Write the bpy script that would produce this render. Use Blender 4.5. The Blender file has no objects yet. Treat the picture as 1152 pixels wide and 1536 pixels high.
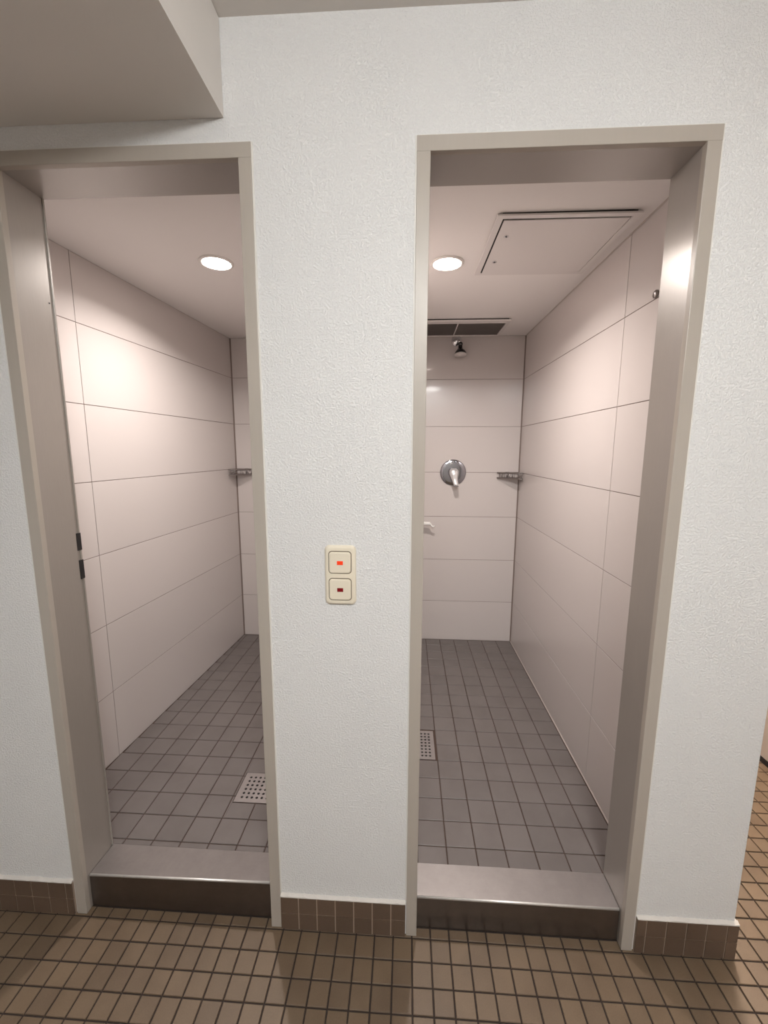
import bpy, bmesh, math, random
from mathutils import Vector, Matrix
random.seed(7)
S = bpy.context.scene
COL = S.collection

# ---------------------------------------------------------------- camera
def look_axes(yaw, pitch, roll):
    y, p, r = map(math.radians, (yaw, pitch, roll))
    f = Vector((math.sin(y)*math.cos(p), math.cos(y)*math.cos(p), math.sin(p)))
    rt = Vector((math.cos(y), -math.sin(y), 0)); up = rt.cross(f)
    c, s = math.cos(r), math.sin(r)
    return f, c*rt+s*up, -s*rt+c*up
CAM = Vector((0.0, -1.0527, 1.4624))
F_, R_, U_ = look_axes(-3.1479, -8.5416, 0.2143)
cd = bpy.data.cameras.new('camera'); cam = bpy.data.objects.new('camera', cd); COL.objects.link(cam)
cam.matrix_world = Matrix(((R_.x, U_.x, -F_.x, CAM.x), (R_.y, U_.y, -F_.y, CAM.y), (R_.z, U_.z, -F_.z, CAM.z), (0, 0, 0, 1)))
cd.sensor_fit = 'VERTICAL'; cd.sensor_height = 36.0; cd.lens = 615.84/1536*36.0
cd.clip_start = 0.01
S.camera = cam

# ---------------------------------------------------------------- world, lights, exposure
W = bpy.data.worlds.new('world'); S.world = W; W.use_nodes = True
W.node_tree.nodes['Background'].inputs['Color'].default_value = (0.9, 0.95, 1.0, 1)
W.node_tree.nodes['Background'].inputs['Strength'].default_value = 0.15
S.view_settings.view_transform = 'Standard'; S.view_settings.look = 'None'
S.view_settings.gamma = 1.0; S.view_settings.use_curve_mapping = False
S.view_settings.exposure = 0.0

def area(name, loc, size, power, color, rot=(0, 0, 0), shape='RECTANGLE', size_y=None, spread=180):
    l = bpy.data.lights.new(name, 'AREA'); l.energy = power; l.color = color; l.shape = shape; l.size = size
    if size_y: l.size_y = size_y
    l.spread = math.radians(spread)
    o = bpy.data.objects.new(name, l); COL.objects.link(o); o.location = loc; o.rotation_euler = rot
    return o
HALL_LAMPS = [((0.30, -1.55), (0.985, 0.99, 0.975), 106), ((-0.15, -2.15), (0.96, 0.985, 1.0), 46), ((1.50, 1.15), (1.0, 0.84, 0.70), 200)]   # opal ceiling domes, built below

# ---------------------------------------------------------------- materials
def mat(name, col, rough=0.5, metal=0.0, spec=0.5, coat=0.0, coat_rough=0.1, aniso=0.0, emit=None, estr=0.0):
    m = bpy.data.materials.new(name); m.use_nodes = True
    b = m.node_tree.nodes['Principled BSDF']
    b.inputs['Base Color'].default_value = (*col, 1); b.inputs['Roughness'].default_value = rough
    b.inputs['Metallic'].default_value = metal; b.inputs['Specular IOR Level'].default_value = spec
    b.inputs['Coat Weight'].default_value = coat; b.inputs['Coat Roughness'].default_value = coat_rough
    b.inputs['Anisotropic'].default_value = aniso
    if emit: b.inputs['Emission Color'].default_value = (*emit, 1); b.inputs['Emission Strength'].default_value = estr
    return m
def NT(m): return m.node_tree, m.node_tree.nodes['Principled BSDF']
def noise(nt, scale, detail=3, rough=0.5, stretch=(1, 1, 1), coord='Object'):
    tc = nt.nodes.new('ShaderNodeTexCoord'); mp = nt.nodes.new('ShaderNodeMapping'); mp.inputs['Scale'].default_value = stretch
    n = nt.nodes.new('ShaderNodeTexNoise'); n.inputs['Scale'].default_value = scale; n.inputs['Detail'].default_value = detail
    n.inputs['Roughness'].default_value = rough
    nt.links.new(tc.outputs[coord], mp.inputs[0]); nt.links.new(mp.outputs[0], n.inputs['Vector'])
    return n
def ramp(nt, src, stops):
    r = nt.nodes.new('ShaderNodeValToRGB'); e = r.color_ramp.elements
    while len(e) < len(stops): e.new(0.5)
    for i, (p, c) in enumerate(stops): e[i].position = p; e[i].color = (*c, 1) if len(c) == 3 else c
    nt.links.new(src, r.inputs[0]); return r
def bump(nt, b, src, strength, dist):
    n = nt.nodes.new('ShaderNodeBump'); n.inputs['Strength'].default_value = strength; n.inputs['Distance'].default_value = dist
    nt.links.new(src, n.inputs['Height']); nt.links.new(n.outputs[0], b.inputs['Normal']); return n
def mulmix(nt, a, bb, fac=1.0, mode='MULTIPLY'):
    x = nt.nodes.new('ShaderNodeMix'); x.data_type = 'RGBA'; x.blend_type = mode; x.inputs[0].default_value = fac
    nt.links.new(a, x.inputs[6]); nt.links.new(bb, x.inputs[7]); return x.outputs[2]

# woodchip wall paper
def woodchip(name, col):
    m = mat(name, col, 0.75, spec=0.12); nt, b = NT(m)
    n1 = noise(nt, 190, 4, 0.6); n2 = noise(nt, 450, 2, 0.5)
    v = nt.nodes.new('ShaderNodeTexVoronoi'); v.inputs['Scale'].default_value = 150; v.inputs['Randomness'].default_value = 1
    n0 = noise(nt, 40, 2, 0.5)
    tc = nt.nodes.new('ShaderNodeTexCoord'); add = nt.nodes.new('ShaderNodeVectorMath'); add.operation = 'MULTIPLY_ADD'
    nt.links.new(n0.outputs['Color'], add.inputs[0]); add.inputs[1].default_value = (0.05, 0.05, 0.05)
    nt.links.new(tc.outputs['Object'], add.inputs[2]); nt.links.new(add.outputs[0], v.inputs['Vector'])
    r1 = ramp(nt, n1.outputs['Fac'], [(0.46, (0, 0, 0)), (0.60, (1, 1, 1))])
    r2 = ramp(nt, v.outputs['Distance'], [(0.0, (1, 1, 1)), (0.35, (0, 0, 0))])
    s = nt.nodes.new('ShaderNodeMath'); s.operation = 'MULTIPLY_ADD'; s.inputs[1].default_value = 0.6
    nt.links.new(r2.outputs[0], s.inputs[0]); nt.links.new(r1.outputs[0], s.inputs[2])
    s2 = nt.nodes.new('ShaderNodeMath'); s2.operation = 'MULTIPLY_ADD'; s2.inputs[1].default_value = 0.25
    nt.links.new(n2.outputs['Fac'], s2.inputs[0]); nt.links.new(s.outputs[0], s2.inputs[2])
    bump(nt, b, s2.outputs[0], 0.65, 0.0020)
    # sparse tiny dark specks of the chips
    v2 = nt.nodes.new('ShaderNodeTexVoronoi'); v2.inputs['Scale'].default_value = 60
    nt.links.new(tc.outputs['Object'], v2.inputs['Vector'])
    sp = ramp(nt, v2.outputs['Distance'], [(0.0, (0.72, 0.70, 0.68)), (0.075, (1, 1, 1))])
    sl = noise(nt, 2.2, 3, 0.5); blotch = ramp(nt, sl.outputs['Fac'], [(0.3, tuple(c*0.965 for c in col)), (0.7, col)])
    nt.links.new(mulmix(nt, blotch.outputs[0], sp.outputs[0]), b.inputs['Base Color'])
    return m
M_WALL = woodchip('woodchip_paint', (0.80, 0.795, 0.785))
M_CEIL = mat('ceiling_paint', (0.72, 0.685, 0.65), 0.85, spec=0.2)
nt, b = NT(M_CEIL); n = noise(nt, 160, 3, 0.6); bump(nt, b, n.outputs['Fac'], 0.25, 0.001)
M_HALLWALL = mat('hall_paint', (0.62, 0.60, 0.57), 0.8, spec=0.2)
M_SCEIL = mat('shower_ceiling_paint', (0.86, 0.825, 0.805), 0.55, spec=0.3)
M_CAULK = mat('white_sealant', (0.72, 0.70, 0.66), 0.5)
M_JOINT = mat('beige_sealant', (0.46, 0.41, 0.38), 0.6)
M_MORTAR = mat('painted_mortar', (0.62, 0.58, 0.54), 0.8)
nt, b = NT(M_MORTAR); n = noise(nt, 90, 3, 0.6); bump(nt, b, n.outputs['Fac'], 0.6, 0.002)

def tiled(name, c1, c2, rough, jitter=0.10, fine=260, stain=None, spec=0.4, bumpd=0.0006, coat=0.0):
    """ceramic: colour varies from tile to tile (object random + island random), fine speckle"""
    m = mat(name, c1, rough, spec=spec, coat=coat); nt, b = NT(m)
    oi = nt.nodes.new('ShaderNodeObjectInfo'); ge = nt.nodes.new('ShaderNodeNewGeometry')
    a = nt.nodes.new('ShaderNodeMath'); a.operation = 'ADD'; nt.links.new(oi.outputs['Random'], a.inputs[0]); nt.links.new(ge.outputs['Random Per Island'], a.inputs[1])
    f = nt.nodes.new('ShaderNodeMath'); f.operation = 'FRACT'; nt.links.new(a.outputs[0], f.inputs[0])
    base = ramp(nt, f.outputs[0], [(0, c1), (1, c2)])
    v = nt.nodes.new('ShaderNodeTexCoord')
    n = nt.nodes.new('ShaderNodeTexNoise'); n.inputs['Scale'].default_value = fine; n.inputs['Detail'].default_value = 3
    nt.links.new(ge.outputs['Position'], n.inputs['Vector'])
    sp = ramp(nt, n.outputs['Fac'], [(0.25, (1-jitter,)*3), (0.75, (1, 1, 1))])
    out = mulmix(nt, base.outputs[0], sp.outputs[0])
    n3 = nt.nodes.new('ShaderNodeTexNoise'); n3.inputs['Scale'].default_value = 9; n3.inputs['Detail'].default_value = 4
    nt.links.new(ge.outputs['Position'], n3.inputs['Vector'])
    st = ramp(nt, n3.outputs['Fac'], [(0.3, stain or (0.93, 0.93, 0.93)), (0.6, (1, 1, 1))])
    out = mulmix(nt, out, st.outputs[0])
    nt.links.new(out, b.inputs['Base Color'])
    rr = nt.nodes.new('ShaderNodeMapRange'); rr.inputs[3].default_value = rough-0.06; rr.inputs[4].default_value = rough+0.12
    nt.links.new(n3.outputs['Fac'], rr.inputs[0]); nt.links.new(rr.outputs[0], b.inputs['Roughness'])
    if bumpd: bump(nt, b, n.outputs['Fac'], 0.3, bumpd)
    return m
M_BROWN = tiled('brown_quarry_tile', (0.138, 0.095, 0.061), (0.165, 0.114, 0.071), 0.45, 0.14, 300, (0.84, 0.82, 0.80))
M_BASEB = tiled('brown_baseboard_tile', (0.118, 0.078, 0.055), (0.140, 0.092, 0.064), 0.42, 0.12, 300, (0.88, 0.87, 0.86))
M_GREY = tiled('grey_shower_tile', (0.155, 0.136, 0.129), (0.168, 0.147, 0.139), 0.40, 0.08, 400, (0.88, 0.87, 0.86))
M_PANEL = mat('pale_wall_tile', (0.60, 0.55, 0.53), 0.24, spec=0.45, coat=0.13, coat_rough=0.05)
nt, b = NT(M_PANEL); oi = nt.nodes.new('ShaderNodeObjectInfo'); r = ramp(nt, oi.outputs['Random'], [(0, (0.590, 0.542, 0.522)), (1, (0.612, 0.561, 0.540))])
nt.links.new(r.outputs[0], b.inputs['Base Color'])
M_GROUTB = mat('dark_brown_grout', (0.040, 0.030, 0.026), 0.9, spec=0.2)
M_GROUTG = mat('brown_grout', (0.075, 0.050, 0.040), 0.9, spec=0.2)
M_GROUTL = mat('baseboard_grout', (0.36, 0.28, 0.22), 0.9, spec=0.2)
M_GROUTW = mat('wall_grout', (0.19, 0.145, 0.125), 0.9, spec=0.2)
M_SILI = mat('dark_silicone', (0.20, 0.155, 0.135), 0.45)
# painted steel frame
M_FRAME = mat('taupe_frame_paint', (0.400, 0.350, 0.300), 0.34, spec=0.5)
nt, b = NT(M_FRAME); n = noise(nt, 30, 4, 0.6, (6, 6, 0.35)); r = ramp(nt, n.outputs['Fac'], [(0.3, (0.405, 0.362, 0.315)), (0.7, (0.415, 0.371, 0.323))])
nt.links.new(r.outputs[0], b.inputs['Base Color'])
r2 = nt.nodes.new('ShaderNodeMapRange'); r2.inputs[3].default_value = 0.26; r2.inputs[4].default_value = 0.46
nt.links.new(n.outputs['Fac'], r2.inputs[0]); nt.links.new(r2.outputs[0], b.inputs['Roughness'])
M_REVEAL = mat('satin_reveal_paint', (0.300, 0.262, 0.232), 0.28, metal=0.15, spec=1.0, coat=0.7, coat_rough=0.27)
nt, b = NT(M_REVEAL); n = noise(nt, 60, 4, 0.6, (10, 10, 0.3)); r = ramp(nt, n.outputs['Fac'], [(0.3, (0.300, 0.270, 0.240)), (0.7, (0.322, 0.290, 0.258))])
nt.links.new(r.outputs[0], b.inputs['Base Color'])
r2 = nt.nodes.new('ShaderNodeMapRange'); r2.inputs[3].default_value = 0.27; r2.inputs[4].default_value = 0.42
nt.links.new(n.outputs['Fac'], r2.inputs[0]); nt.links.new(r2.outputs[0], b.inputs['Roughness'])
# brushed stainless
def steel(name, col, rough, stretch=(0.3, 12, 12), scale=60, metal=1.0):
    m = mat(name, col, rough, metal=metal); nt, b = NT(m)
    n = noise(nt, scale, 4, 0.6, stretch); sc = noise(nt, 14, 5, 0.7)
    r = nt.nodes.new('ShaderNodeMapRange'); r.inputs[3].default_value = rough-0.08; r.inputs[4].default_value = rough+0.12
    nt.links.new(n.outputs['Fac'], r.inputs[0]); nt.links.new(r.outputs[0], b.inputs['Roughness'])
    c = ramp(nt, sc.outputs['Fac'], [(0.3, tuple(x*0.86 for x in col)), (0.7, col)])
    nt.links.new(c.outputs[0], b.inputs['Base Color'])
    bump(nt, b, n.outputs['Fac'], 0.12, 0.0004)
    return m
M_STEEL = steel('brushed_steel', (0.40, 0.375, 0.365), 0.45)
M_STEELD = steel('dull_steel_riser', (0.26, 0.23, 0.215), 0.36)
M_NOSE = mat('edge_highlight_steel', (0.80, 0.77, 0.74), 0.42, metal=0.6)  # brighter base colour paints in the lamp highlight along the step edge
M_DRAIN = steel('drain_steel', (0.44, 0.41, 0.40), 0.45)
M_CHROME = mat('chrome', (0.78, 0.78, 0.80), 0.07, metal=1.0)
M_LEVER = mat('lever_chrome', (0.86, 0.86, 0.87), 0.25, metal=0.75)
M_CHROMEP = mat('plate_chrome', (0.38, 0.38, 0.41), 0.06, metal=1.0)  # chrome darkened to stand in for the reflection of a dark hall
M_WIRE = mat('wire_steel', (0.34, 0.31, 0.30), 0.28, metal=1.0)
M_BLACK = mat('black_void', (0.012, 0.010, 0.010), 0.7)
M_DARKPL = mat('dark_chrome', (0.10, 0.10, 0.105), 0.15, metal=1.0)
M_SPRAY = mat('spray_face', (0.62, 0.58, 0.56), 0.35)
M_WHITE = mat('white_plastic', (0.86, 0.85, 0.82), 0.3)
M_CREAM = mat('cream_switch_plastic', (0.76, 0.69, 0.56), 0.28, coat=0.3)
M_LENSON = mat('lit_red_lens', (0.40, 0.03, 0.01), 0.2, emit=(1.0, 0.06, 0.01), estr=0.55)
M_LENSOFF = mat('dark_red_lens', (0.22, 0.008, 0.012), 0.18)
M_SHATCH = mat('hatch_paint', (0.76, 0.72, 0.70), 0.4)
M_LOUV = mat('louvre_grey', (0.36, 0.32, 0.30), 0.5)
M_LAMP = mat('lamp_diffuser', (1, 0.93, 0.88), 0.5, emit=(1.0, 0.88, 0.80), estr=90)
M_RING = mat('lamp_ring', (0.82, 0.78, 0.75), 0.35)
M_BEIGE = mat('beige_laminate', (0.50, 0.43, 0.38), 0.5)

# ---------------------------------------------------------------- helpers
def tag(o, label=None, cat=None, group=None, kind=None):
    if label: o['label'] = label
    if cat: o['category'] = cat
    if group: o['group'] = group
    if kind: o['kind'] = kind
    return o
def finish(name, bm, m, parent=None, smooth=False, loc=None, recalc=True):
    if recalc: bmesh.ops.recalc_face_normals(bm, faces=bm.faces)
    me = bpy.data.meshes.new(name); bm.to_mesh(me); bm.free(); me.materials.append(m)
    if smooth:
        for p in me.polygons: p.use_smooth = True
    o = bpy.data.objects.new(name, me); COL.objects.link(o)
    if parent: o.parent = parent
    if loc: o.location = loc
    return o
def empty(name, loc, rz=0, parent=None):
    o = bpy.data.objects.new(name, None); COL.objects.link(o); o.location = loc; o.rotation_euler = (0, 0, rz); o.empty_display_size = 0.05
    if parent: o.parent = parent
    return o
def bx(bm, x0, x1, y0, y1, z0, z1, bev=0, seg=1):
    v = [bm.verts.new(p) for p in ((x0, y0, z0), (x1, y0, z0), (x1, y1, z0), (x0, y1, z0), (x0, y0, z1), (x1, y0, z1), (x1, y1, z1), (x0, y1, z1))]
    fs = [bm.faces.new([v[i] for i in q]) for q in ((3, 2, 1, 0), (4, 5, 6, 7), (0, 1, 5, 4), (1, 2, 6, 5), (2, 3, 7, 6), (3, 0, 4, 7))]
    if bev:
        ed = list({e for f in fs for e in f.edges})
        bmesh.ops.bevel(bm, geom=ed, offset=bev, segments=seg, affect='EDGES', profile=0.5)
def box(name, d, m, parent=None, bev=0, seg=1, smooth=False):
    bm = bmesh.new(); bx(bm, *d, bev=bev, seg=seg); return finish(name, bm, m, parent, smooth)
def tube(bm, pts, r, n=8, closed=False):
    pts = [Vector(p) for p in pts]; rings = []
    N = len(pts); rr = r if isinstance(r, (list, tuple)) else [r]*N
    up = None
    for i, p in enumerate(pts):
        a = pts[(i-1) % N] if (i > 0 or closed) else p; c = pts[(i+1) % N] if (i < N-1 or closed) else p
        t = (c-a).normalized()
        if up is None: up = t.orthogonal().normalized()
        up = (up - t*up.dot(t)); up = up.normalized() if up.length > 1e-6 else t.orthogonal().normalized()
        s = t.cross(up)
        rings.append([bm.verts.new(p+(up*math.cos(k*2*math.pi/n)+s*math.sin(k*2*math.pi/n))*rr[i]) for k in range(n)])
    for i in range(N if closed else N-1):
        A, B = rings[i], rings[(i+1) % N]
        for k in range(n): bm.faces.new((A[k], A[(k+1) % n], B[(k+1) % n], B[k]))
    if not closed: bm.faces.new(rings[0][::-1]); bm.faces.new(rings[-1])
def lathe(bm, prof, origin, axis, n=32, cap=True):
    """prof: list of (radius, height along axis)"""
    ax = Vector(axis).normalized(); u = ax.orthogonal().normalized(); w = ax.cross(u); o = Vector(origin); rings = []
    for r, h in prof:
        r = max(r, 1e-5)
        rings.append([bm.verts.new(o+ax*h+(u*math.cos(k*2*math.pi/n)+w*math.sin(k*2*math.pi/n))*r) for k in range(n)])
    for A, B in zip(rings, rings[1:]):
        for k in range(n): bm.faces.new((A[k], A[(k+1) % n], B[(k+1) % n], B[k]))
    if cap: bm.faces.new(rings[0][::-1]); bm.faces.new(rings[-1])
def rrect(w, h, r, n=6):
    out = []
    for cx, cy, a0 in ((w/2-r, h/2-r, 0), (-w/2+r, h/2-r, 90), (-w/2+r, -h/2+r, 180), (w/2-r, -h/2+r, 270)):
        for k in range(n+1):
            a = math.radians(a0+90*k/n); out.append((cx+r*math.cos(a), cy+r*math.sin(a)))
    return out
def loft(bm, loops, cap0=True, cap1=True):
    R = [[bm.verts.new(p) for p in l] for l in loops]; n = len(R[0])
    for A, B in zip(R, R[1:]):
        for k in range(n): bm.faces.new((A[k], A[(k+1) % n], B[(k+1) % n], B[k]))
    if cap0: bm.faces.new(R[0][::-1])
    if cap1: bm.faces.new(R[-1])

# cheap tile: bevelled slab lying in local XY, top at +t, no underside (18 triangles)
_tc = {}
def tile_geom(bm, x0, x1, y0, y1, t, z=0.0, c=0.0012):
    a = [bm.verts.new((x, y, z)) for x, y in ((x0, y0), (x1, y0), (x1, y1), (x0, y1))]
    m_ = [bm.verts.new((x, y, z+t-c)) for x, y in ((x0, y0), (x1, y0), (x1, y1), (x0, y1))]
    u = [bm.verts.new((x, y, z+t)) for x, y in ((x0+c, y0+c), (x1-c, y0+c), (x1-c, y1-c), (x0+c, y1-c))]
    bm.faces.new(u)
    for k in range(4):
        j = (k+1) % 4
        bm.faces.new((m_[k], m_[j], u[j], u[k])); bm.faces.new((a[k], a[j], m_[j], m_[k]))
def tile_obj(name, w, h, t, m, parent, loc, c=0.0012):
    key = (round(w, 4), round(h, 4), t, m.name, c)
    if key not in _tc:
        bm = bmesh.new(); tile_geom(bm, -w/2, w/2, -h/2, h/2, t, 0, c)
        me = bpy.data.meshes.new(name); bm.to_mesh(me); bm.free(); me.materials.append(m); _tc[key] = me
    o = bpy.data.objects.new(name, _tc[key]); COL.objects.link(o); o.parent = parent; o.location = loc
    return o

# ---------------------------------------------------------------- dimensions
LDX = (-0.9995, -0.4021); RDX = (0.0456, 0.6506)      # clear openings
FW = 0.0315; HEAD = 2.1362; HTOP = 2.1685
WT = 0.120                                             # wall thickness
WR = 0.961                                             # right end of the wall
ZC = 2.1976; ZS = 0.1082; HC = 2.421
YB = 1.7746
XP0, XP1 = -0.255, -0.130                              # partition between the two showers

# ---------------------------------------------------------------- hall floor
def through(P, dx, ztop=2.136, zlow=0.13):
    d = Vector(P)-CAM
    for y in (0.02, 0.124):
        t = (y-CAM.y)/d.y; q = CAM+d*t
        if not (dx[0]-0.02 < q.x < dx[1]+0.02 and zlow-0.05 < q.z < ztop): return False
    return True
def project(P):
    d = Vector(P)-CAM; z = d.dot(F_)
    if z < 0.05: return None
    return 576+615.84*d.dot(R_)/z, 768-615.84*d.dot(U_)/z
FX0, FX1, FY0, FY1 = -2.0, 2.6, -2.6, 2.4
fl = box('floor', (FX0, FX1, FY0, FY1, -0.06, -0.0035), M_GROUTB)
tag(fl, 'brown small-tiled hall floor with dark joints, in front of both shower doorways', 'floor', kind='structure')
OX, OY, PX, PY = -0.3630, -0.0674, 0.0564, 0.0576
gj = 0.0042
stuff = bmesh.new(); cells = []
i0 = math.floor((FX0-OX)/PX); i1 = math.ceil((FX1-OX)/PX); j0 = math.floor((FY0-OY)/PY); j1 = math.ceil((FY1-OY)/PY)
for i in range(i0, i1):
    for j in range(j0, j1):
        x0, x1, y0, y1 = OX+i*PX+gj/2, OX+(i+1)*PX-gj/2, OY+j*PY+gj/2, OY+(j+1)*PY-gj/2
        x0 = max(x0, FX0); x1 = min(x1, FX1); y0 = max(y0, FY0); y1 = min(y1, FY1)
        if x1-x0 < 0.008 or y1-y0 < 0.008: continue
        cx, cy = (x0+x1)/2, (y0+y1)/2
        inner = (cx < WR-0.01)
        if inner and y0 > 0.018: continue
        if inner and y1 > 0.018: y1 = 0.018
        if y1-y0 < 0.008: continue
        cy = (y0+y1)/2
        q = project((cx, cy, 0)); vis = False
        if q and -20 < q[0] < 1172 and q[1] < 1556:
            d = Vector((cx, cy, 0))-CAM
            vis = cy < 0.02
            if not vis:
                t = -CAM.y/d.y; vis = (CAM+d*t).x > WR-0.01 and cx < 1.72
        if vis: cells.append((x0, x1, y0, y1))
        else: tile_geom(stuff, x0, x1, y0, y1, 0.0035, -0.0035)
print('hall tiles in view', len(cells))
cells.sort(key=lambda c: abs(c[2]-CAM.y)+0.3*abs(c[0]))
for k, (x0, x1, y0, y1) in enumerate(cells):
    if k < 300:
        o = tile_obj('tile', x1-x0, y1-y0, 0.0035, M_BROWN, fl, ((x0+x1)/2, (y0+y1)/2, -0.0035+random.uniform(-0.0003, 0.0002)))
    else: tile_geom(stuff, x0, x1, y0, y1, 0.0035, -0.0035)
tag(finish('outlying_tiles', stuff, M_BROWN, fl, recalc=False), kind='stuff')

# ---------------------------------------------------------------- front wall (one mesh with two openings)
fw = bmesh.new()
for d in ((FX0, LDX[0]-FW+0.004, 0, WT, 0, HTOP-0.004), (LDX[1]+FW-0.004, RDX[0]-FW+0.004, 0, WT, 0, HTOP-0.004), (RDX[1]+FW-0.004, WR, 0, WT, 0, HTOP-0.004),
          (FX0, WR, 0, WT, HTOP-0.004, HC)):
    bx(fw, *d)
tag(finish('wall_front', fw, M_WALL), 'white woodchip-papered wall holding the two shower doorways', 'wall', kind='structure')
# right end of the shower block (the corner by the open hall)
tag(box('wall_block_side', (0.80, WR, WT+0.002, 2.05, 0, HC), M_WALL), 'white side of the shower block running back from the right wall corner', 'wall', kind='structure')
# hall shell
tag(box('ceiling', (FX0, FX1, FY0, FY1, HC, HC+0.06), M_CEIL), 'plain painted hall ceiling above the white wall', 'ceiling', kind='structure')
tag(box('beam', (FX0, -0.4328, FY0, -0.001, 2.2216, HC-0.001), M_CEIL), 'wide boxed ceiling beam over the left doorway, running towards the viewer', 'beam', kind='structure')
tag(box('wall_left', (FX0-0.08, FX0, FY0, 0, 0, HC), M_HALLWALL), 'pale hall wall at the left, out of the picture', 'wall', kind='structure')
tag(box('wall_rear', (FX0, FX1, FY0-0.08, FY0, 0, HC), mat('darkened_rear_hall', (0.36, 0.34, 0.32), 0.8)), 'unseen hall wall behind the viewer, darkened to dim the tap reflection', 'wall', kind='structure')  # base colour darkened so the tap plate mirrors a dim hall
tag(box('wall_right', (FX1, FX1+0.08, FY0, FY1, 0, HC), M_HALLWALL), 'pale hall wall at the far right', 'wall', kind='structure')
tag(box('wall_end', (0.80, FX1, FY1, FY1+0.08, 0, HC), M_HALLWALL), 'pale wall closing the passage beside the shower block', 'wall', kind='structure')

# ---------------------------------------------------------------- baseboards
BT = 0.0085
def baseboard(name, x0, x1, label, xoff, end=False):
    t = box(name, (x0, x1+(BT-0.002 if end else 0), -BT+0.002, 0.0, 0, 0.1155), M_GROUTL); tag(t, label, 'baseboard', kind='structure')
    g = 0.0034
    for r in range(2):
        z0 = 0.0015+0.0576*r; z1 = z0+0.0576-g
        k = math.floor((x0-xoff)/PX)
        while xoff+k*PX < x1:
            a = max(xoff+k*PX+g/2, x0); c = min(xoff+(k+1)*PX-g/2, x1+(BT if end else 0)); k += 1
            if c-a < 0.006: continue
            bm = bmesh.new(); bx(bm, a, c, -BT-random.uniform(0, 0.0005), -BT+0.0025, z0, z1)
            finish('tile', bm, M_BASEB, t)
    # uneven painted mortar ledge on top
    bm = bmesh.new(); n = max(4, int((x1-x0)/0.012)); lo, hi = [], []
    for i in range(n+1):
        x = x0+(x1-x0+(BT if end else 0))*i/n; zt = 0.1185+random.uniform(-0.0012, 0.0015)
        lo.append([bm.verts.new((x, -BT-0.001, 0.1155)), bm.verts.new((x, -BT-0.0005, zt-0.0005)), bm.verts.new((x, 0.001, zt+0.0035)), bm.verts.new((x, 0.001, 0.1155))])
    for A, B in zip(lo, lo[1:]):
        for q in range(4): bm.faces.new((A[q], A[(q+1) % 4], B[(q+1) % 4], B[q]))
    bm.faces.new(lo[0]); bm.faces.new(lo[-1][::-1])
    finish('mortar_ledge', bm, M_MORTAR, t)
    return t
baseboard('baseboard_left', FX0+0.01, LDX[0]-FW-0.004, 'two rows of dark brown tiles left of the left doorway', OX-0.018)
baseboard('baseboard_middle', LDX[1]+FW+0.001, RDX[0]-FW-0.003, 'two rows of dark brown tiles between the two doorways', LDX[1]+FW+0.0)
bbr = baseboard('baseboard_right', RDX[1]+FW+0.004, WR, 'two rows of dark brown tiles right of the right doorway, ending at the corner', 0.955-7*PX+0.040, end=True)
bm = bmesh.new()   # return of the baseboard around the corner
bx(bm, WR, WR+BT-0.002, -BT+0.002, 2.05, 0, 0.1155)
sb = finish('baseboard_return', bm, M_GROUTL, bbr)
for r in range(2):
    for k in range(36):
        bm = bmesh.new(); bx(bm, WR+BT-0.0025, WR+BT, (-BT+0.0005) if k == 0 else k*PX+0.0013-BT, (k+1)*PX-0.0013-BT, 0.0015+0.0576*r, 0.0565+0.0576*r); finish('tile', bm, M_BASEB, sb)
finish('mortar_ledge', (lambda b_: (bx(b_, WR, WR+BT, -BT, 2.05, 0.1155, 0.119), b_)[1])(bmesh.new()), M_MORTAR, bbr)

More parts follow.
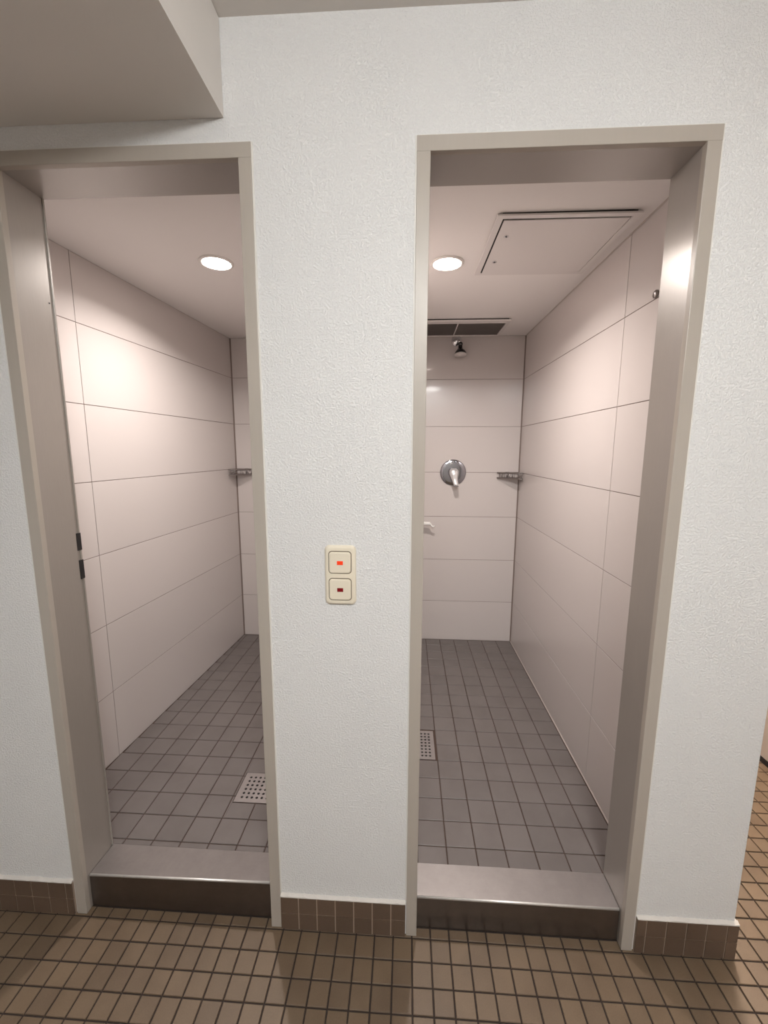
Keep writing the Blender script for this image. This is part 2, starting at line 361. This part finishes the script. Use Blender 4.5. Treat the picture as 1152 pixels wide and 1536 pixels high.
# ---------------------------------------------------------------- door frames
def fbev(bm, y, w=0.0012):
    ed = [e for e in bm.edges if all(abs(v.co.y-y) < 1e-6 for v in e.verts) and abs(e.verts[0].co.z-e.verts[1].co.z) > 0.5 or all(abs(v.co.y-y) < 1e-6 and abs(v.co.z-HEAD-0.0002) < 1e-5 for v in e.verts)]
    bmesh.ops.bevel(bm, geom=ed, offset=w, segments=2, affect='EDGES', profile=0.5)
def door_frame(name, x0, x1, yb, label, rebate_left=False):
    t = empty(name, ((x0+x1)/2, 0, 0)); tag(t, label, 'door frame', kind='structure'); cx = (x0+x1)/2
    P = 0.004    # face stands proud of the wall
    def jamb(s):
        xi = (x0 if s < 0 else x1)-cx; xo = xi+s*FW
        bm = bmesh.new(); bx(bm, min(xi, xo), max(xi, xo), -P, 0.012, 0, HEAD); fbev(bm, -P)
        finish('jamb', bm, M_FRAME, t)
        bm = bmesh.new()
        if rebate_left and s < 0:
            yr = yb-0.016
            bx(bm, xi-0.010, xi, 0.0120, yr, 0, HEAD)
            bx(bm, xi-0.014, xi-0.0025, yr, yb-0.005, 0, HEAD)
            bx(bm, xi-0.014, xi+0.0005, yb-0.005, yb, 0, HEAD, bev=0.0006)
            rv = finish('reveal', bm, M_REVEAL, t)
            for z0, z1 in ((1.156, 1.209), (1.066, 1.125)):
                o = box('strike_slot', (xi-0.0030, xi+0.0012, yb-0.0155, yb+0.0006, z0, z1), M_BLACK, rv); o['label'] = 'black strike slot in the frame edge'
            bm = bmesh.new(); lathe(bm, [(0.0022, 0), (0.0022, 0.0008)], (xi, yr-0.004, 1.864), (1, 0, 0), 10); finish('screw_hole', bm, M_BLACK, rv)
        else:
            bx(bm, min(xi, xi+s*0.010), max(xi, xi+s*0.010), 0.0120, yb, 0, HEAD)
            rv = finish('reveal', bm, M_REVEAL, t)
        bm = bmesh.new(); bx(bm, min(xo, xo+s*0.0035), max(xo, xo+s*0.0035), -0.0022, 0.001, 0.121, HTOP+0.001); finish('sealant_bead', bm, M_CAULK, t)
    jamb(-1); jamb(1)
    bm = bmesh.new(); bx(bm, x0-FW-cx, x1+FW-cx, -P, 0.012, HEAD+0.0002, HTOP); fbev(bm, -P); finish('head', bm, M_FRAME, t)
    bm = bmesh.new(); bx(bm, x0-cx-0.012, x1-cx+0.012, 0.0120, yb, HEAD+0.0002, HEAD+0.012); finish('head_reveal', bm, M_REVEAL, t)
    bm = bmesh.new(); bx(bm, x0-FW-cx, x1+FW-cx, -0.002, 0.001, HTOP, HTOP+0.0025); finish('sealant_bead', bm, M_CAULK, t)
    return t
door_frame('door_1', LDX[0], LDX[1], 0.1304, 'taupe steel frame of the left shower doorway, with two black slots in its left side', True)
door_frame('door_2', RDX[0], RDX[1], 0.1254, 'taupe steel frame of the right shower doorway')

# ---------------------------------------------------------------- steel steps
def step(x0, x1, za, zb, yb, label, mirror):
    g = 0.0015; x0 += g; x1 -= g; cx = (x0+x1)/2; y0 = 0.020
    t = empty('steel_step', (cx, y0, 0)); tag(t, label, 'step', 'steel steps of the shower doorways')
    def pl(name, pts, m):
        bm = bmesh.new(); A = [bm.verts.new((x0-cx, y-y0, z+za)) for y, z in pts]; B = [bm.verts.new((x1-cx, y-y0, z+zb)) for y, z in pts]
        n = len(pts)
        for k in range(n): bm.faces.new((A[k], A[(k+1) % n], B[(k+1) % n], B[k]))
        bm.faces.new(A[::-1]); bm.faces.new(B); return finish(name, bm, m, t)
    bm = bmesh.new(); zb_ = 0.1118      # top falls slightly towards the shower floor
    loft(bm, [[(x0-cx+(x1-x0)*q/30, 0.003, za+(zb-za)*q/30), (x0-cx+(x1-x0)*q/30, yb-0.001-y0, zb_), (x0-cx+(x1-x0)*q/30, yb-0.001-y0, zb_-0.010), (x0-cx+(x1-x0)*q/30, 0.003, za+(zb-za)*q/30-0.010)] for q in range(31)])
    tr = finish('tread', bm, M_STEEL, t)
    
    nz = pl('nosing', [(y0-0.0006, -0.0065)]+[(y0-0.0006+0.004*(1-math.cos(q*math.pi/12)), -0.0037+0.004*math.sin(q*math.pi/12)) for q in range(7)]+[(y0+0.0034, -0.0065)], M_NOSE)
    for p_ in nz.data.polygons: p_.use_smooth = abs(p_.normal.x) < 0.5
    bm = bmesh.new()
    bx(bm, x0-cx, x1-cx, 0.0, 0.003, 0.002, min(za, zb)-0.006)
    if abs(za-zb) > 1e-4:
        v = [(x0-cx, min(za, zb)-0.006), (x1-cx, min(za, zb)-0.006), (x1-cx, zb-0.006), (x0-cx, za-0.006)]
        v = v[:3] if zb > za else [v[0], v[1], v[3]]
        A = [bm.verts.new((x, 0.0, z)) for x, z in v]; B = [bm.verts.new((x, 0.003, z)) for x, z in v]
        bm.faces.new(A); bm.faces.new(B[::-1])
        for k in range(3): bm.faces.new((A[k], A[(k+1) % 3], B[(k+1) % 3], B[k]))
    finish('riser', bm, M_STEELD, t)
    return t
step(LDX[0], LDX[1], 0.1180, 0.1300, 0.1304, 'brushed steel step across the bottom of the left doorway', 1)
step(RDX[0], RDX[1], 0.1122, 0.1122, 0.1254, 'brushed steel step across the bottom of the right doorway', 1)

# ---------------------------------------------------------------- showers
def shower_floor(name, x0, x1, gx, gy, y0, y1, dx, skip, label, left_edge=None):
    f = box(name, (x0-0.06 if left_edge else x0, x1, y0, y1, 0.0, ZS-0.003), M_GROUTG); tag(f, label, 'floor', kind='structure')
    g = 0.0036; rest = bmesh.new()
    for i in range(-9, 12):
        for j in range(-3, 18):
            a, c = gx+0.1*i+g/2, gx+0.1*(i+1)-g/2; u, w = gy+0.1*j+g/2, gy+0.1*(j+1)-g/2
            u = max(u, y0+0.001); w = min(w, y1-0.002)
            lim = left_edge((u+w)/2) if left_edge else x0
            a = max(a, lim+0.002); c = min(c, x1-0.002)
            if c-a < 0.006 or w-u < 0.006: continue
            pieces = [(a, c, u, w)]
            sx0, sx1, sy0, sy1 = skip
            if a < sx1 and c > sx0 and u < sy1 and w > sy0:     # cut the tile around the drain
                pieces = []
                if a < sx0-0.004: pieces.append((a, sx0-0.003, u, w))
                if c > sx1+0.004: pieces.append((sx1+0.003, c, u, w))
                aa, cc = max(a, sx0-0.003), min(c, sx1+0.003)
                if u < sy0-0.004: pieces.append((aa, cc, u, sy0-0.003))
                if w > sy1+0.004: pieces.append((aa, cc, sy1+0.003, w))
            for a_, c_, u_, w_ in pieces:
                if c_-a_ < 0.006 or w_-u_ < 0.006: continue
                vis = any(through((xx, yy, ZS), dx) for xx in (a_, c_, (a_+c_)/2) for yy in (u_, w_, (u_+w_)/2))
                if vis: tile_obj('tile', c_-a_, w_-u_, 0.003, M_GREY, f, ((a_+c_)/2, (u_+w_)/2, ZS-0.003+random.uniform(-0.0003, 0.0002)), 0.0014)
                else: tile_geom(rest, a_, c_, u_, w_, 0.003, ZS-0.003, 0.0014)
    tag(finish('hidden_tiles', rest, M_GREY, f, recalc=False), kind='stuff')
    return f
def xl(y): return -1.2684+(y-0.5362)*0.0636
DL = (-0.659, -0.509, 0.325, 0.470); DR = (-0.008, 0.142, 0.592, 0.780)
fL = shower_floor('floor_left', -1.30, XP0, -0.9705, 0.1534, 0.1312, 1.7653, LDX, DL, 'grey-tiled floor of the left shower', xl)
fR = shower_floor('floor_right', XP1, 0.7579, 0.1514, 0.1899, 0.1262, YB, RDX, DR, 'grey-tiled floor of the right shower')

def tiled_wall(name, origin, ang, length, vjoints, hjoints, z0, z1, label, thick=0.05, last_open=False):
    """local x along the wall, local y = outward (into the shower), tiles proud of the grouted backing"""
    t = empty(name, origin, ang); tag(t, label, 'wall', kind='structure')
    box('backing', (0, length, -thick, -0.0022, z0-0.1, z1+0.0), M_GROUTW, t)
    g = 0.0024
    xs = [0]+list(vjoints)+[length]; zs = [z0]+list(hjoints)+[z1]
    for a, c in zip(xs, xs[1:]):
        for u, w in zip(zs, zs[1:]):
            if w-u < 0.006: continue
            dy = random.uniform(-0.0004, 0.0)
            box('tile', (a+g/2, c-g/2, -0.0024, dy, u+g/2, w-g/2), M_PANEL, t, bev=0.0006)
    return t
hj = sorted(1.9266-0.3052*i for i in range(6)); hl = sorted(1.9421-0.3052*i for i in range(6))
# right shower: right wall faces -x (local x -> -y direction from the back corner)
tiled_wall('wall_shower_right', (0.7579, YB, 0), math.radians(-90)+0, YB-0.122, [YB-0.5196], hj, ZS, ZC, 'pale tiled right wall of the right shower', 0.04).rotation_euler = (0, 0, math.radians(-90))
# local +y for rot -90 is +x -> flip so tiles look into the stall
o = bpy.data.objects['wall_shower_right']; o.rotation_euler = (0, 0, math.radians(90)); o.location = (0.7579, 0.122, 0)
for c in list(o.children): bpy.data.objects.remove(c, do_unlink=True)
bpy.data.objects.remove(o, do_unlink=True)
tiled_wall('wall_shower_right', (0.7579, 0.122, 0), math.radians(90), YB-0.122-0.004, [0.5196-0.122], hj, ZS, ZC, 'pale tiled right wall of the right shower', 0.04)
tiled_wall('wall_shower_back_right', (0.7579-0.004, YB, 0), math.radians(180), 0.7579-0.004-XP1, [], hj, ZS, ZC, 'pale tiled back wall of the right shower, carrying tap and shower head', 0.05)
# left shower
angL = math.atan2(1.0, 0.0636)    # direction of the left wall in plan
LL = math.hypot(1, 0.0636)
pL = (xl(YB-0.0093), 1.7653, 0)
tiled_wall('wall_shower_left', (xl(1.7613), 1.7613, 0), angL+math.pi, (1.7613-0.124)*LL, [(1.7613-0.5362)*LL], hl, ZS, ZC, 'pale tiled left wall of the left shower', 0.05)
tiled_wall('wall_shower_back_left', (XP0, 1.7653, 0), math.radians(180), XP0-(-1.1902)-0.004, [], hl, ZS, ZC, 'pale tiled back wall of the left shower', 0.05)
# partition between the showers
pt = tiled_wall('wall_partition', (XP0, 0.124, 0), math.radians(90), 1.63, [0.41], hl, ZS, ZC, 'pale tiled partition between the two showers', 0.11)
g = 0.0024
zs = [ZS]+hj+[ZC]
for a, c in ((0, 0.41), (0.41, 1.63)):
    for u, w in zip(zs, zs[1:]): box('tile', (a+g/2, c-g/2, -0.125, -0.1102, u+g/2, w-g/2), M_PANEL, pt)
# silicone in the corners
for (x, y), nm, lb in (((0.7579, YB), 'trim_1', 'dark silicone joint in the back corner of the right shower'), ((-1.1902, 1.7653), 'trim_2', 'dark silicone joint in the back corner of the left shower')):
    s = 1 if x > 0 else -1
    bm = bmesh.new(); A = [(x-s*0.0065, y+0.001), (x-s*0.0065, y-0.001), (x-s*0.001, y-0.0065), (x+s*0.002, y-0.0065), (x+s*0.004, y+0.001)]
    loft(bm, [[(px, py, ZS+0.001) for px, py in A], [(px, py, ZC-0.001) for px, py in A]])
    tag(finish(nm, bm, M_SILI), lb, 'trim', kind='structure')
bm = bmesh.new(); loft(bm, [[(0.7535, y, ZS-0.002), (0.7535, y, ZS+0.0006), (0.7572, y, ZS+0.004), (0.7585, y, ZS-0.002)] for y in (0.127, YB-0.008)])
tag(finish('trim_3', bm, M_JOINT), 'pale sealant line along the foot of the right wall of the right shower', 'trim', kind='structure')
bm = bmesh.new(); loft(bm, [[(0.7535, y, ZC+0.002), (0.7535, y, ZC-0.0006), (0.7572, y, ZC-0.004), (0.7585, y, ZC+0.002)] for y in (0.127, YB-0.008)])
tag(finish('trim_4', bm, M_JOINT), 'pale sealant line along the top of the right wall of the right shower', 'trim', kind='structure')
# shower ceilings
tag(box('ceiling_left', (-1.34, XP0, 0.122, 1.80, ZC, ZC+0.04), M_SCEIL), 'smooth pale ceiling of the left shower', 'ceiling', kind='structure')
tag(box('ceiling_right', (XP1, 0.79, 0.122, 1.82, ZC, ZC+0.04), M_SCEIL), 'smooth pale ceiling of the right shower', 'ceiling', kind='structure')

# ---------------------------------------------------------------- recessed lamps
def downlight(x, y, label, power):
    t = empty('downlight', (x, y, ZC)); tag(t, label, 'lamp', 'round lamps in the shower ceilings')
    bm = bmesh.new(); lathe(bm, [(0.066, 0.0), (0.066, -0.003), (0.063, -0.006), (0.056, -0.007), (0.053, -0.004), (0.053, 0.0)], (0, 0, 0), (0, 0, 1), 40, cap=False)
    finish('ring', bm, M_RING, t, True)
    bm = bmesh.new(); lathe(bm, [(0.0528, -0.001), (0.0525, -0.0035), (0.045, -0.006), (0.02, -0.0075), (0.001, -0.008)], (0, 0, 0), (0, 0, 1), 40)
    finish('diffuser', bm, M_LAMP, t, True)
    area('downlight_light', (x, y, ZC-0.010), 0.04, power, (1.0, 0.915, 0.865), shape='DISK', spread=150)
    return t
downlight(-0.764, 0.665, 'round glowing ceiling lamp of the left shower', 11.6)
downlight(0.150, 0.713, 'round glowing ceiling lamp of the right shower, left of the square hatch', 11.6)

# ---------------------------------------------------------------- access hatch
t = empty('ceiling_hatch', (0.4955, 0.597, ZC)); tag(t, 'square white access hatch in the right shower ceiling', 'hatch')
def frame_bm(w, h, b_, z0, z1):
    bm = bmesh.new()
    for d in ((-w/2, w/2, -h/2, -h/2+b_), (-w/2, w/2, h/2-b_, h/2), (-w/2, -w/2+b_, -h/2+b_, h/2-b_), (w/2-b_, w/2, -h/2+b_, h/2-b_)):
        bx(bm, *d, z0, z1)
    return bm
o = finish('frame', frame_bm(0.441, 0.453, 0.020, -0.0065, -0.0015), M_SHATCH, t); o.rotation_euler = (math.radians(0.5), math.radians(0.25), 0)
o.location = (0, 0, -0.0015)
bm = bmesh.new(); bx(bm, -0.205, 0.205, -0.2245, 0.205, -0.0035, 0.0, 0); finish('shadow_gap', bm, M_BLACK, t)['label'] = 'black gap round the hatch'
o = box('hatch_door', (-0.1940, 0.1985, -0.1925, 0.2045, -0.0065, -0.0030), M_SHATCH, t, bev=0.0006); o.location.z = -0.001
for px, py in ((0.3305-0.4955, 0.500-0.597), (0.3305-0.4955, 0.694-0.597)):
    bm = bmesh.new(); lathe(bm, [(0.0085, -0.0085), (0.0085, -0.0100), (0.006, -0.0105), (0.0055, -0.0095), (0.0008, -0.0095)], (px, py, 0), (0, 0, 1), 20)
    k = finish('lock', bm, M_CHROME, t, True)
    bm = bmesh.new(); bx(bm, px-0.0035, px+0.0035, py-0.001, py+0.001, -0.0110, -0.0096); finish('keyhole', bm, M_BLACK, k)

# ---------------------------------------------------------------- exhaust vent
VX0, VX1, VY0, VY1 = -0.003, 0.575, 1.415, 1.729
t = empty('ceiling_vent', ((VX0+VX1)/2, (VY0+VY1)/2, ZC)); tag(t, 'dark slatted vent with pale frame in the right shower ceiling, above the shower head', 'vent')
w, h = VX1-VX0, VY1-VY0
bm = bmesh.new(); bx(bm, -w/2+0.006, w/2-0.012, -h/2+0.004, h/2-0.01, -0.006, 0); finish('vent_gap_shade', bm, M_BLACK, t)  # thin black slab stands in for the shaded gap above the vent frame
bm = frame_bm(w, h, 0.018, -0.015, -0.0065); bx(bm, -w/2+0.018, w/2-0.018, -h/2+0.018, -h/2+0.045, -0.015, -0.0065); finish('frame', bm, M_SHATCH, t)
bm = bmesh.new(); bx(bm, -0.0025, 0.0025, -h/2+0.02, h/2-0.02, -0.0135, -0.0065); finish('divider', bm, M_SHATCH, t)
for s in (-1, 1):
    for k in range(17):
        y = -h/2+0.048+k*0.0147
        bm = bmesh.new(); x0, x1 = (0.004, w/2-0.021) if s > 0 else (-w/2+0.021, -0.004)
        vs = [bm.verts.new(p) for p in ((x0, y, -0.0135), (x1, y, -0.0135), (x1, y+0.011, -0.0070), (x0, y+0.011, -0.0070), (x0, y+0.001, -0.0142), (x1, y+0.001, -0.0142), (x1, y+0.012, -0.0077), (x0, y+0.012, -0.0077))]
        for q in ((0, 1, 2, 3), (7, 6, 5, 4), (0, 4, 5, 1), (1, 5, 6, 2), (2, 6, 7, 3), (3, 7, 4, 0)): bm.faces.new([vs[i] for i in q])
        finish('slat', bm, M_LOUV, t)

# ---------------------------------------------------------------- shower head
t = empty('shower_nozzle', (0.313, YB, 2.165)); tag(t, 'small chrome shower head high on the back wall, under the ceiling vent', 'shower head')
bm = bmesh.new(); lathe(bm, [(0.034, 0), (0.034, 0.004), (0.030, 0.010), (0.020, 0.016), (0.012, 0.018)], (0, 0, 0), (0, -1, 0), 32); finish('wall_rose', bm, M_CHROME, t, True)
bm = bmesh.new(); tube(bm, [(0, -0.016, 0), (0.004, -0.035, 0.0), (0.011, -0.050, -0.008), (0.016, -0.058, -0.022)], [0.010, 0.010, 0.010, 0.009], 12); finish('arm', bm, M_CHROME, t, True)
bm = bmesh.new(); bmesh.ops.create_icosphere(bm, subdivisions=3, radius=0.0155, matrix=Matrix.Translation((0.018, -0.060, -0.032))); finish('ball_joint', bm, M_DARKPL, t, True)
ax = Vector((0.02, -0.17, -1)).normalized()
bm = bmesh.new(); lathe(bm, [(0.011, 0.0), (0.013, 0.008), (0.013, 0.022), (0.018, 0.028), (0.030, 0.040), (0.036, 0.052), (0.037, 0.058)], (0.018, -0.061, -0.038), ax, 32); hd = finish('bell', bm, M_DARKPL, t, True)
bm = bmesh.new(); lathe(bm, [(0.037, 0.0575), (0.0385, 0.061), (0.0365, 0.066), (0.030, 0.0675), (0.014, 0.0665), (0.012, 0.0695), (0.001, 0.0695)], (0.018, -0.061, -0.038), ax, 32); finish('spray_face', bm, M_SPRAY, hd, True)

# ---------------------------------------------------------------- mixer tap
t = empty('shower_mixer', (0.314, YB, 1.315)); tag(t, 'round chrome mixer tap with lever on the back wall of the right shower', 'tap')
bm = bmesh.new(); lathe(bm, [(0.088, 0), (0.088, 0.004), (0.0865, 0.0068), (0.083, 0.0082), (0.060, 0.0092), (0.030, 0.0098), (0.001, 0.0100)], (0, 0, 0), (0, -1, 0), 56); finish('wall_plate', bm, M_CHROMEP, t, True)
bm = bmesh.new(); lathe(bm, [(0.026, 0.009), (0.026, 0.040), (0.024, 0.044), (0.001, 0.044)], (0, 0, 0), (0, -1, 0), 32); finish('hub', bm, M_CHROME, t, True)
bm = bmesh.new()
prof = [(0.000, -0.050, 0.030, 0.018, 0.012), (0.000, -0.052, 0.018, 0.029, 0.018), (0.000, -0.056, 0.002, 0.031, 0.022), (0.001, -0.060, -0.014, 0.029, 0.020), (0.004, -0.064, -0.032, 0.023, 0.014), (0.008, -0.070, -0.052, 0.0185, 0.010), (0.0125, -0.077, -0.070, 0.017, 0.008), (0.016, -0.083, -0.088, 0.016, 0.006)]
loops = []
for x, y, z, a_, b_ in prof:
    loops.append([(x+a_*math.cos(q*math.pi/10), y+b_*math.sin(q*math.pi/10), z) for q in range(20)])
loft(bm, loops); finish('lever', bm, M_LEVER, t, True)
bm = bmesh.new(); lathe(bm, [(0.008, 0.0095), (0.008, 0.0118), (0.0062, 0.0125), (0.001, 0.0122)], (-0.012, 0, 0.062), (0, -1, 0), 20); finish('diverter_button', bm, M_CHROME, t, True)

# ---------------------------------------------------------------- wire corner baskets
def shelf(corner, dA, dB, LA, LB, label, z=1.318):
    """dA along the back wall, dB along the side wall (unit vectors in plan)"""
    t = empty('corner_basket', (*corner, z-0.036)); tag(t, label, 'basket', 'wire corner baskets of the showers')
    a = Vector((*dA, 0)); b_ = Vector((*dB, 0)); off = (a+b_)*0.011
    c0 = off.copy(); A = off+a*(LA-0.012); B = off+b_*(LB-0.012); top = Vector((0, 0, 0.034))
    mid = (A+B)/2; out = (mid-c0).normalized()*0.0015
    front = [A+(B-A)*k/10+out*math.sin(math.pi*k/10) for k in range(11)]
    bm = bmesh.new(); tube(bm, [c0+top]+[p+top for p in front], 0.0042, 8, True); finish('top_rail', bm, M_WIRE, t, True)
    bm = bmesh.new(); tube(bm, [c0]+front, 0.0036, 8, True); finish('bottom_rail', bm, M_WIRE, t, True)
    bm = bmesh.new()
    bx(bm, -0.001, 0.001, -0.001, 0.001, 0, 0.001)
    bm.clear()
    v0 = [bm.verts.new(p+top*0.92-out.normalized()*0.0) for p in front]; v1 = [bm.verts.new(p+top*0.50) for p in front]
    v2 = [bm.verts.new(p+top*0.92+out.normalized()*0.0012) for p in front]; v3 = [bm.verts.new(p+top*0.50+out.normalized()*0.0012) for p in front]
    for k in range(10):
        for q in ((v0[k], v0[k+1], v1[k+1], v1[k]), (v2[k], v3[k], v3[k+1], v2[k+1]), (v0[k], v2[k], v2[k+1], v0[k+1]), (v1[k], v1[k+1], v3[k+1], v3[k])): bm.faces.new(q)
    bm.faces.new((v0[0], v1[0], v3[0], v2[0])); bm.faces.new((v0[-1], v2[-1], v3[-1], v1[-1]))
    bm.free()
    for k in range(1, 10):
        bm = bmesh.new(); tube(bm, [front[k]+top, front[k]], 0.0022, 6); finish('wire', bm, M_WIRE, t, True)
    for s in (A, B):
        for f in (0.25, 0.5, 0.75):
            p = c0+(s-c0)*f; bm = bmesh.new(); tube(bm, [p+top, p], 0.0020, 6); finish('wire', bm, M_WIRE, t, True)
    for k in range(1, 7):      # floor wires parallel to the front
        f = k/7; bm = bmesh.new(); tube(bm, [c0+(A-c0)*f, c0+(mid+out-c0)*f, c0+(B-c0)*f], 0.0028, 6); finish('wire', bm, M_WIRE, t, True)
    bm = bmesh.new(); tube(bm, [c0, mid+out], 0.002, 6); finish('cross_wire', bm, M_WIRE, t, True)
    # wall plate
    p = c0+(A-c0)*0.5; bm = bmesh.new()
    n = Vector((-a.y, a.x, 0)); n = n if n.dot(b_) > 0 else -n
    q0 = p-a*0.012-n*0.0105; q1 = p+a*0.012-n*0.004
    bx(bm, min(q0.x, q1.x), max(q0.x, q1.x), min(q0.y, q1.y), max(q0.y, q1.y), 0.010, 0.040); finish('wall_plate', bm, M_CHROME, t)
    return t
shelf((0.7579, YB), (-1, 0), (0, -1), 0.150, 0.128, 'wire corner basket in the right shower, beside the tap')
dl = Vector((-0.0636, -1)).normalized()
shelf((-1.1902, 1.7653), (1, 0), tuple(dl), 0.150, 0.128, 'wire corner basket in the left shower, half hidden by the doorway', 1.331)

# ---------------------------------------------------------------- floor drains
def drain(D, nx, ny, label, sx, sy):
    x0, x1, y0, y1 = D; t = empty('floor_drain', ((x0+x1)/2, (y0+y1)/2, ZS-0.003)); tag(t, label, 'drain', 'square steel drains of the shower floors')
    w, h = x1-x0, y1-y0
    # perforated plate built as a grid of cells, each with a real round hole
    bm = bmesh.new(); px = sx; py = sy; gx0 = -px*nx/2; gy0 = -py*ny/2; zt = 0.0036; r = 0.0052; n = 12
    for i in range(nx):
        for j in range(ny):
            cx, cy = gx0+px*(i+0.5), gy0+py*(j+0.5)
            ring = [(cx+r*math.cos(2*math.pi*k/n), cy+r*math.sin(2*math.pi*k/n)) for k in range(n)]
            sq = []
            for k in range(n):
                a_ = 2*math.pi*k/n; c_, s_ = math.cos(a_), math.sin(a_); m_ = max(abs(c_)/(px/2), abs(s_)/(py/2)); sq.append((cx+c_/m_, cy+s_/m_))
            R0 = [bm.verts.new((*p, zt)) for p in ring]; R1 = [bm.verts.new((*p, zt)) for p in sq]; R2 = [bm.verts.new((*p, zt-0.0025)) for p in ring]
            for k in range(n):
                j2 = (k+1) % n; bm.faces.new((R0[k], R0[j2], R1[j2], R1[k])); bm.faces.new((R2[k], R2[j2], R0[j2], R0[k]))
            # corners of the cell
            for ux, uy in ((1, 1), (-1, 1), (-1, -1), (1, -1)):
                cpt = (cx+ux*px/2, cy+uy*py/2)
                near = sorted(range(n), key=lambda k: (sq[k][0]-cpt[0])**2+(sq[k][1]-cpt[1])**2)[:2]
                bm.faces.new([bm.verts.new((*sq[near[0]], zt)), bm.verts.new((*cpt, zt)), bm.verts.new((*sq[near[1]], zt))])
    bmesh.ops.remove_doubles(bm, verts=bm.verts, dist=1e-5)
    bmesh.ops.recalc_face_normals(bm, faces=bm.faces)
    X, Y = -gx0, -gy0
    for d in ((-w/2, w/2, -h/2, -Y), (-w/2, w/2, Y, h/2), (-w/2, -X, -Y, Y), (X, w/2, -Y, Y)): bx(bm, *d, 0.0005, zt)
    finish('grate', bm, M_DRAIN, t, recalc=False)
    finish('sump', (lambda b_: (bx(b_, -X, X, -Y, Y, 0.0002, 0.0006), b_)[1])(bmesh.new()), M_BLACK, t)
drain(DL, 6, 6, 'square perforated steel drain in the left shower floor', 0.0198, 0.0198)
drain(DR, 7, 8, 'square perforated steel drain in the right shower floor, cut off by the doorway edge', 0.0175, 0.0205)

# ---------------------------------------------------------------- light switch
t = empty('light_switch', (-0.1731, 0, 1.1332)); tag(t, 'cream double light switch with two red lenses on the white wall between the doorways', 'light switch')
w, h = 0.0835, 0.1625
bm = bmesh.new()
def rl(w_, h_, r_, y): return [(x, y, z) for x, z in rrect(w_, h_, r_)]
loft(bm, [rl(w, h, 0.013, 0), rl(w, h, 0.013, -0.003), rl(w-0.003, h-0.003, 0.013, -0.0065), rl(w-0.010, h-0.010, 0.011, -0.0095), rl(w-0.016, h-0.016, 0.009, -0.0100)])
finish('plate', bm, M_CREAM, t, False)
for z, lens, lb in ((0.0365, M_LENSON, 'lit orange-red lens'), (-0.0370, M_LENSOFF, 'dark red lens')):
    bm = bmesh.new(); loft(bm, [rl(0.0618, 0.0618, 0.0098, -0.0098), rl(0.0618, 0.0618, 0.0098, -0.0104)]); g_ = finish('joint_gap', bm, mat('switch_gap', (0.16, 0.125, 0.085), 0.6), t); g_.location.z = z
    bm = bmesh.new(); loft(bm, [rl(0.0575, 0.0575, 0.008, -0.010), rl(0.0575, 0.0575, 0.008, -0.0125), rl(0.0545, 0.0545, 0.007, -0.0140), rl(0.050, 0.050, 0.006, -0.0144)])
    k = finish('rocker', bm, M_CREAM, t); k.location.z = z; k.rotation_euler = (math.radians(1.2), 0, 0)
    bm = bmesh.new(); bx(bm, -0.0075, 0.0095-0.001, -0.0152, -0.0140, -0.0055, 0.0050, bev=0.0004); l = finish('lens', bm, lens, k); l['label'] = lb

# ---------------------------------------------------------------- small things
t = empty('towel_hook', (0.100, YB, 0.965)); tag(t, 'short white bar with hooked tip on the back wall, below the mixer tap', 'hook')
bm = bmesh.new(); lathe(bm, [(0.016, 0), (0.016, 0.004), (0.008, 0.008), (0.008, 0.045)], (-0.03, 0, 0.003), (0, -1, 0), 20); finish('mount', bm, M_WHITE, t, True)
bm = bmesh.new(); bx(bm, -0.045, 0.064, -0.062, -0.040, -0.005, 0.015, bev=0.004, seg=2); finish('bar', bm, M_WHITE, t, True)
bm = bmesh.new(); tube(bm, [(0.056, -0.051, 0.006), (0.066, -0.051, 0.000), (0.072, -0.052, -0.011), (0.082, -0.053, -0.018), (0.094, -0.055, -0.013)], [0.007, 0.0065, 0.006, 0.0055, 0.005], 10); finish('hook_tip', bm, M_WHITE, t, True)

bm = bmesh.new(); lathe(bm, [(0.0125, 0), (0.0125, 0.003), (0.010, 0.006), (0.004, 0.0075), (0.0005, 0.0075)], (0, 0, 0), (-1, 0, 0), 24)
o = finish('wall_cap', bm, M_WIRE, None, True); o.location = (0.7575, 0.336, 1.939); tag(o, 'small round metal cap high on the right shower wall, beside the door frame', 'cap')

t = empty('hall_partition', (1.715, 1.3, 0)); tag(t, 'pale beige panel over a dark gap, drawn as a black strip, beyond the right wall corner', 'panel')
finish('panel_board', (lambda b_: (bx(b_, -0.011, 0.02, -1.0, 1.05, 0.028, 2.0), b_)[1])(bmesh.new()), M_BEIGE, t)
finish('under_panel_shade', (lambda b_: (bx(b_, -0.013, 0.018, -1.0, 1.05, 0.0, 0.0278), b_)[1])(bmesh.new()), M_BLACK, t)  # black strip takes the place of the shaded gap under the panel

for ((x, y), colr, st), lb in zip(HALL_LAMPS, ('round opal hall ceiling lamp close behind the viewer', 'round opal hall ceiling lamp far behind the viewer', 'round opal ceiling lamp in the passage beside the shower block')):
    t = empty('hall_lamp', (x, y, HC)); tag(t, lb, 'lamp', 'round opal hall ceiling lamps')
    bm = bmesh.new(); lathe(bm, [(0.19, 0), (0.19, -0.015), (0.183, -0.017)], (0, 0, 0), (0, 0, 1), 32); finish('rim', bm, M_WHITE, t, True)
    bm = bmesh.new(); lathe(bm, [(0.180, -0.018), (0.178, -0.045), (0.165, -0.075), (0.13, -0.097), (0.07, -0.108), (0.001, -0.110)], (0, 0, 0), (0, 0, 1), 24)
    finish('opal_dome', bm, mat('opal_glass', (0.9, 0.9, 0.9), 0.4, emit=colr, estr=st), t, True)
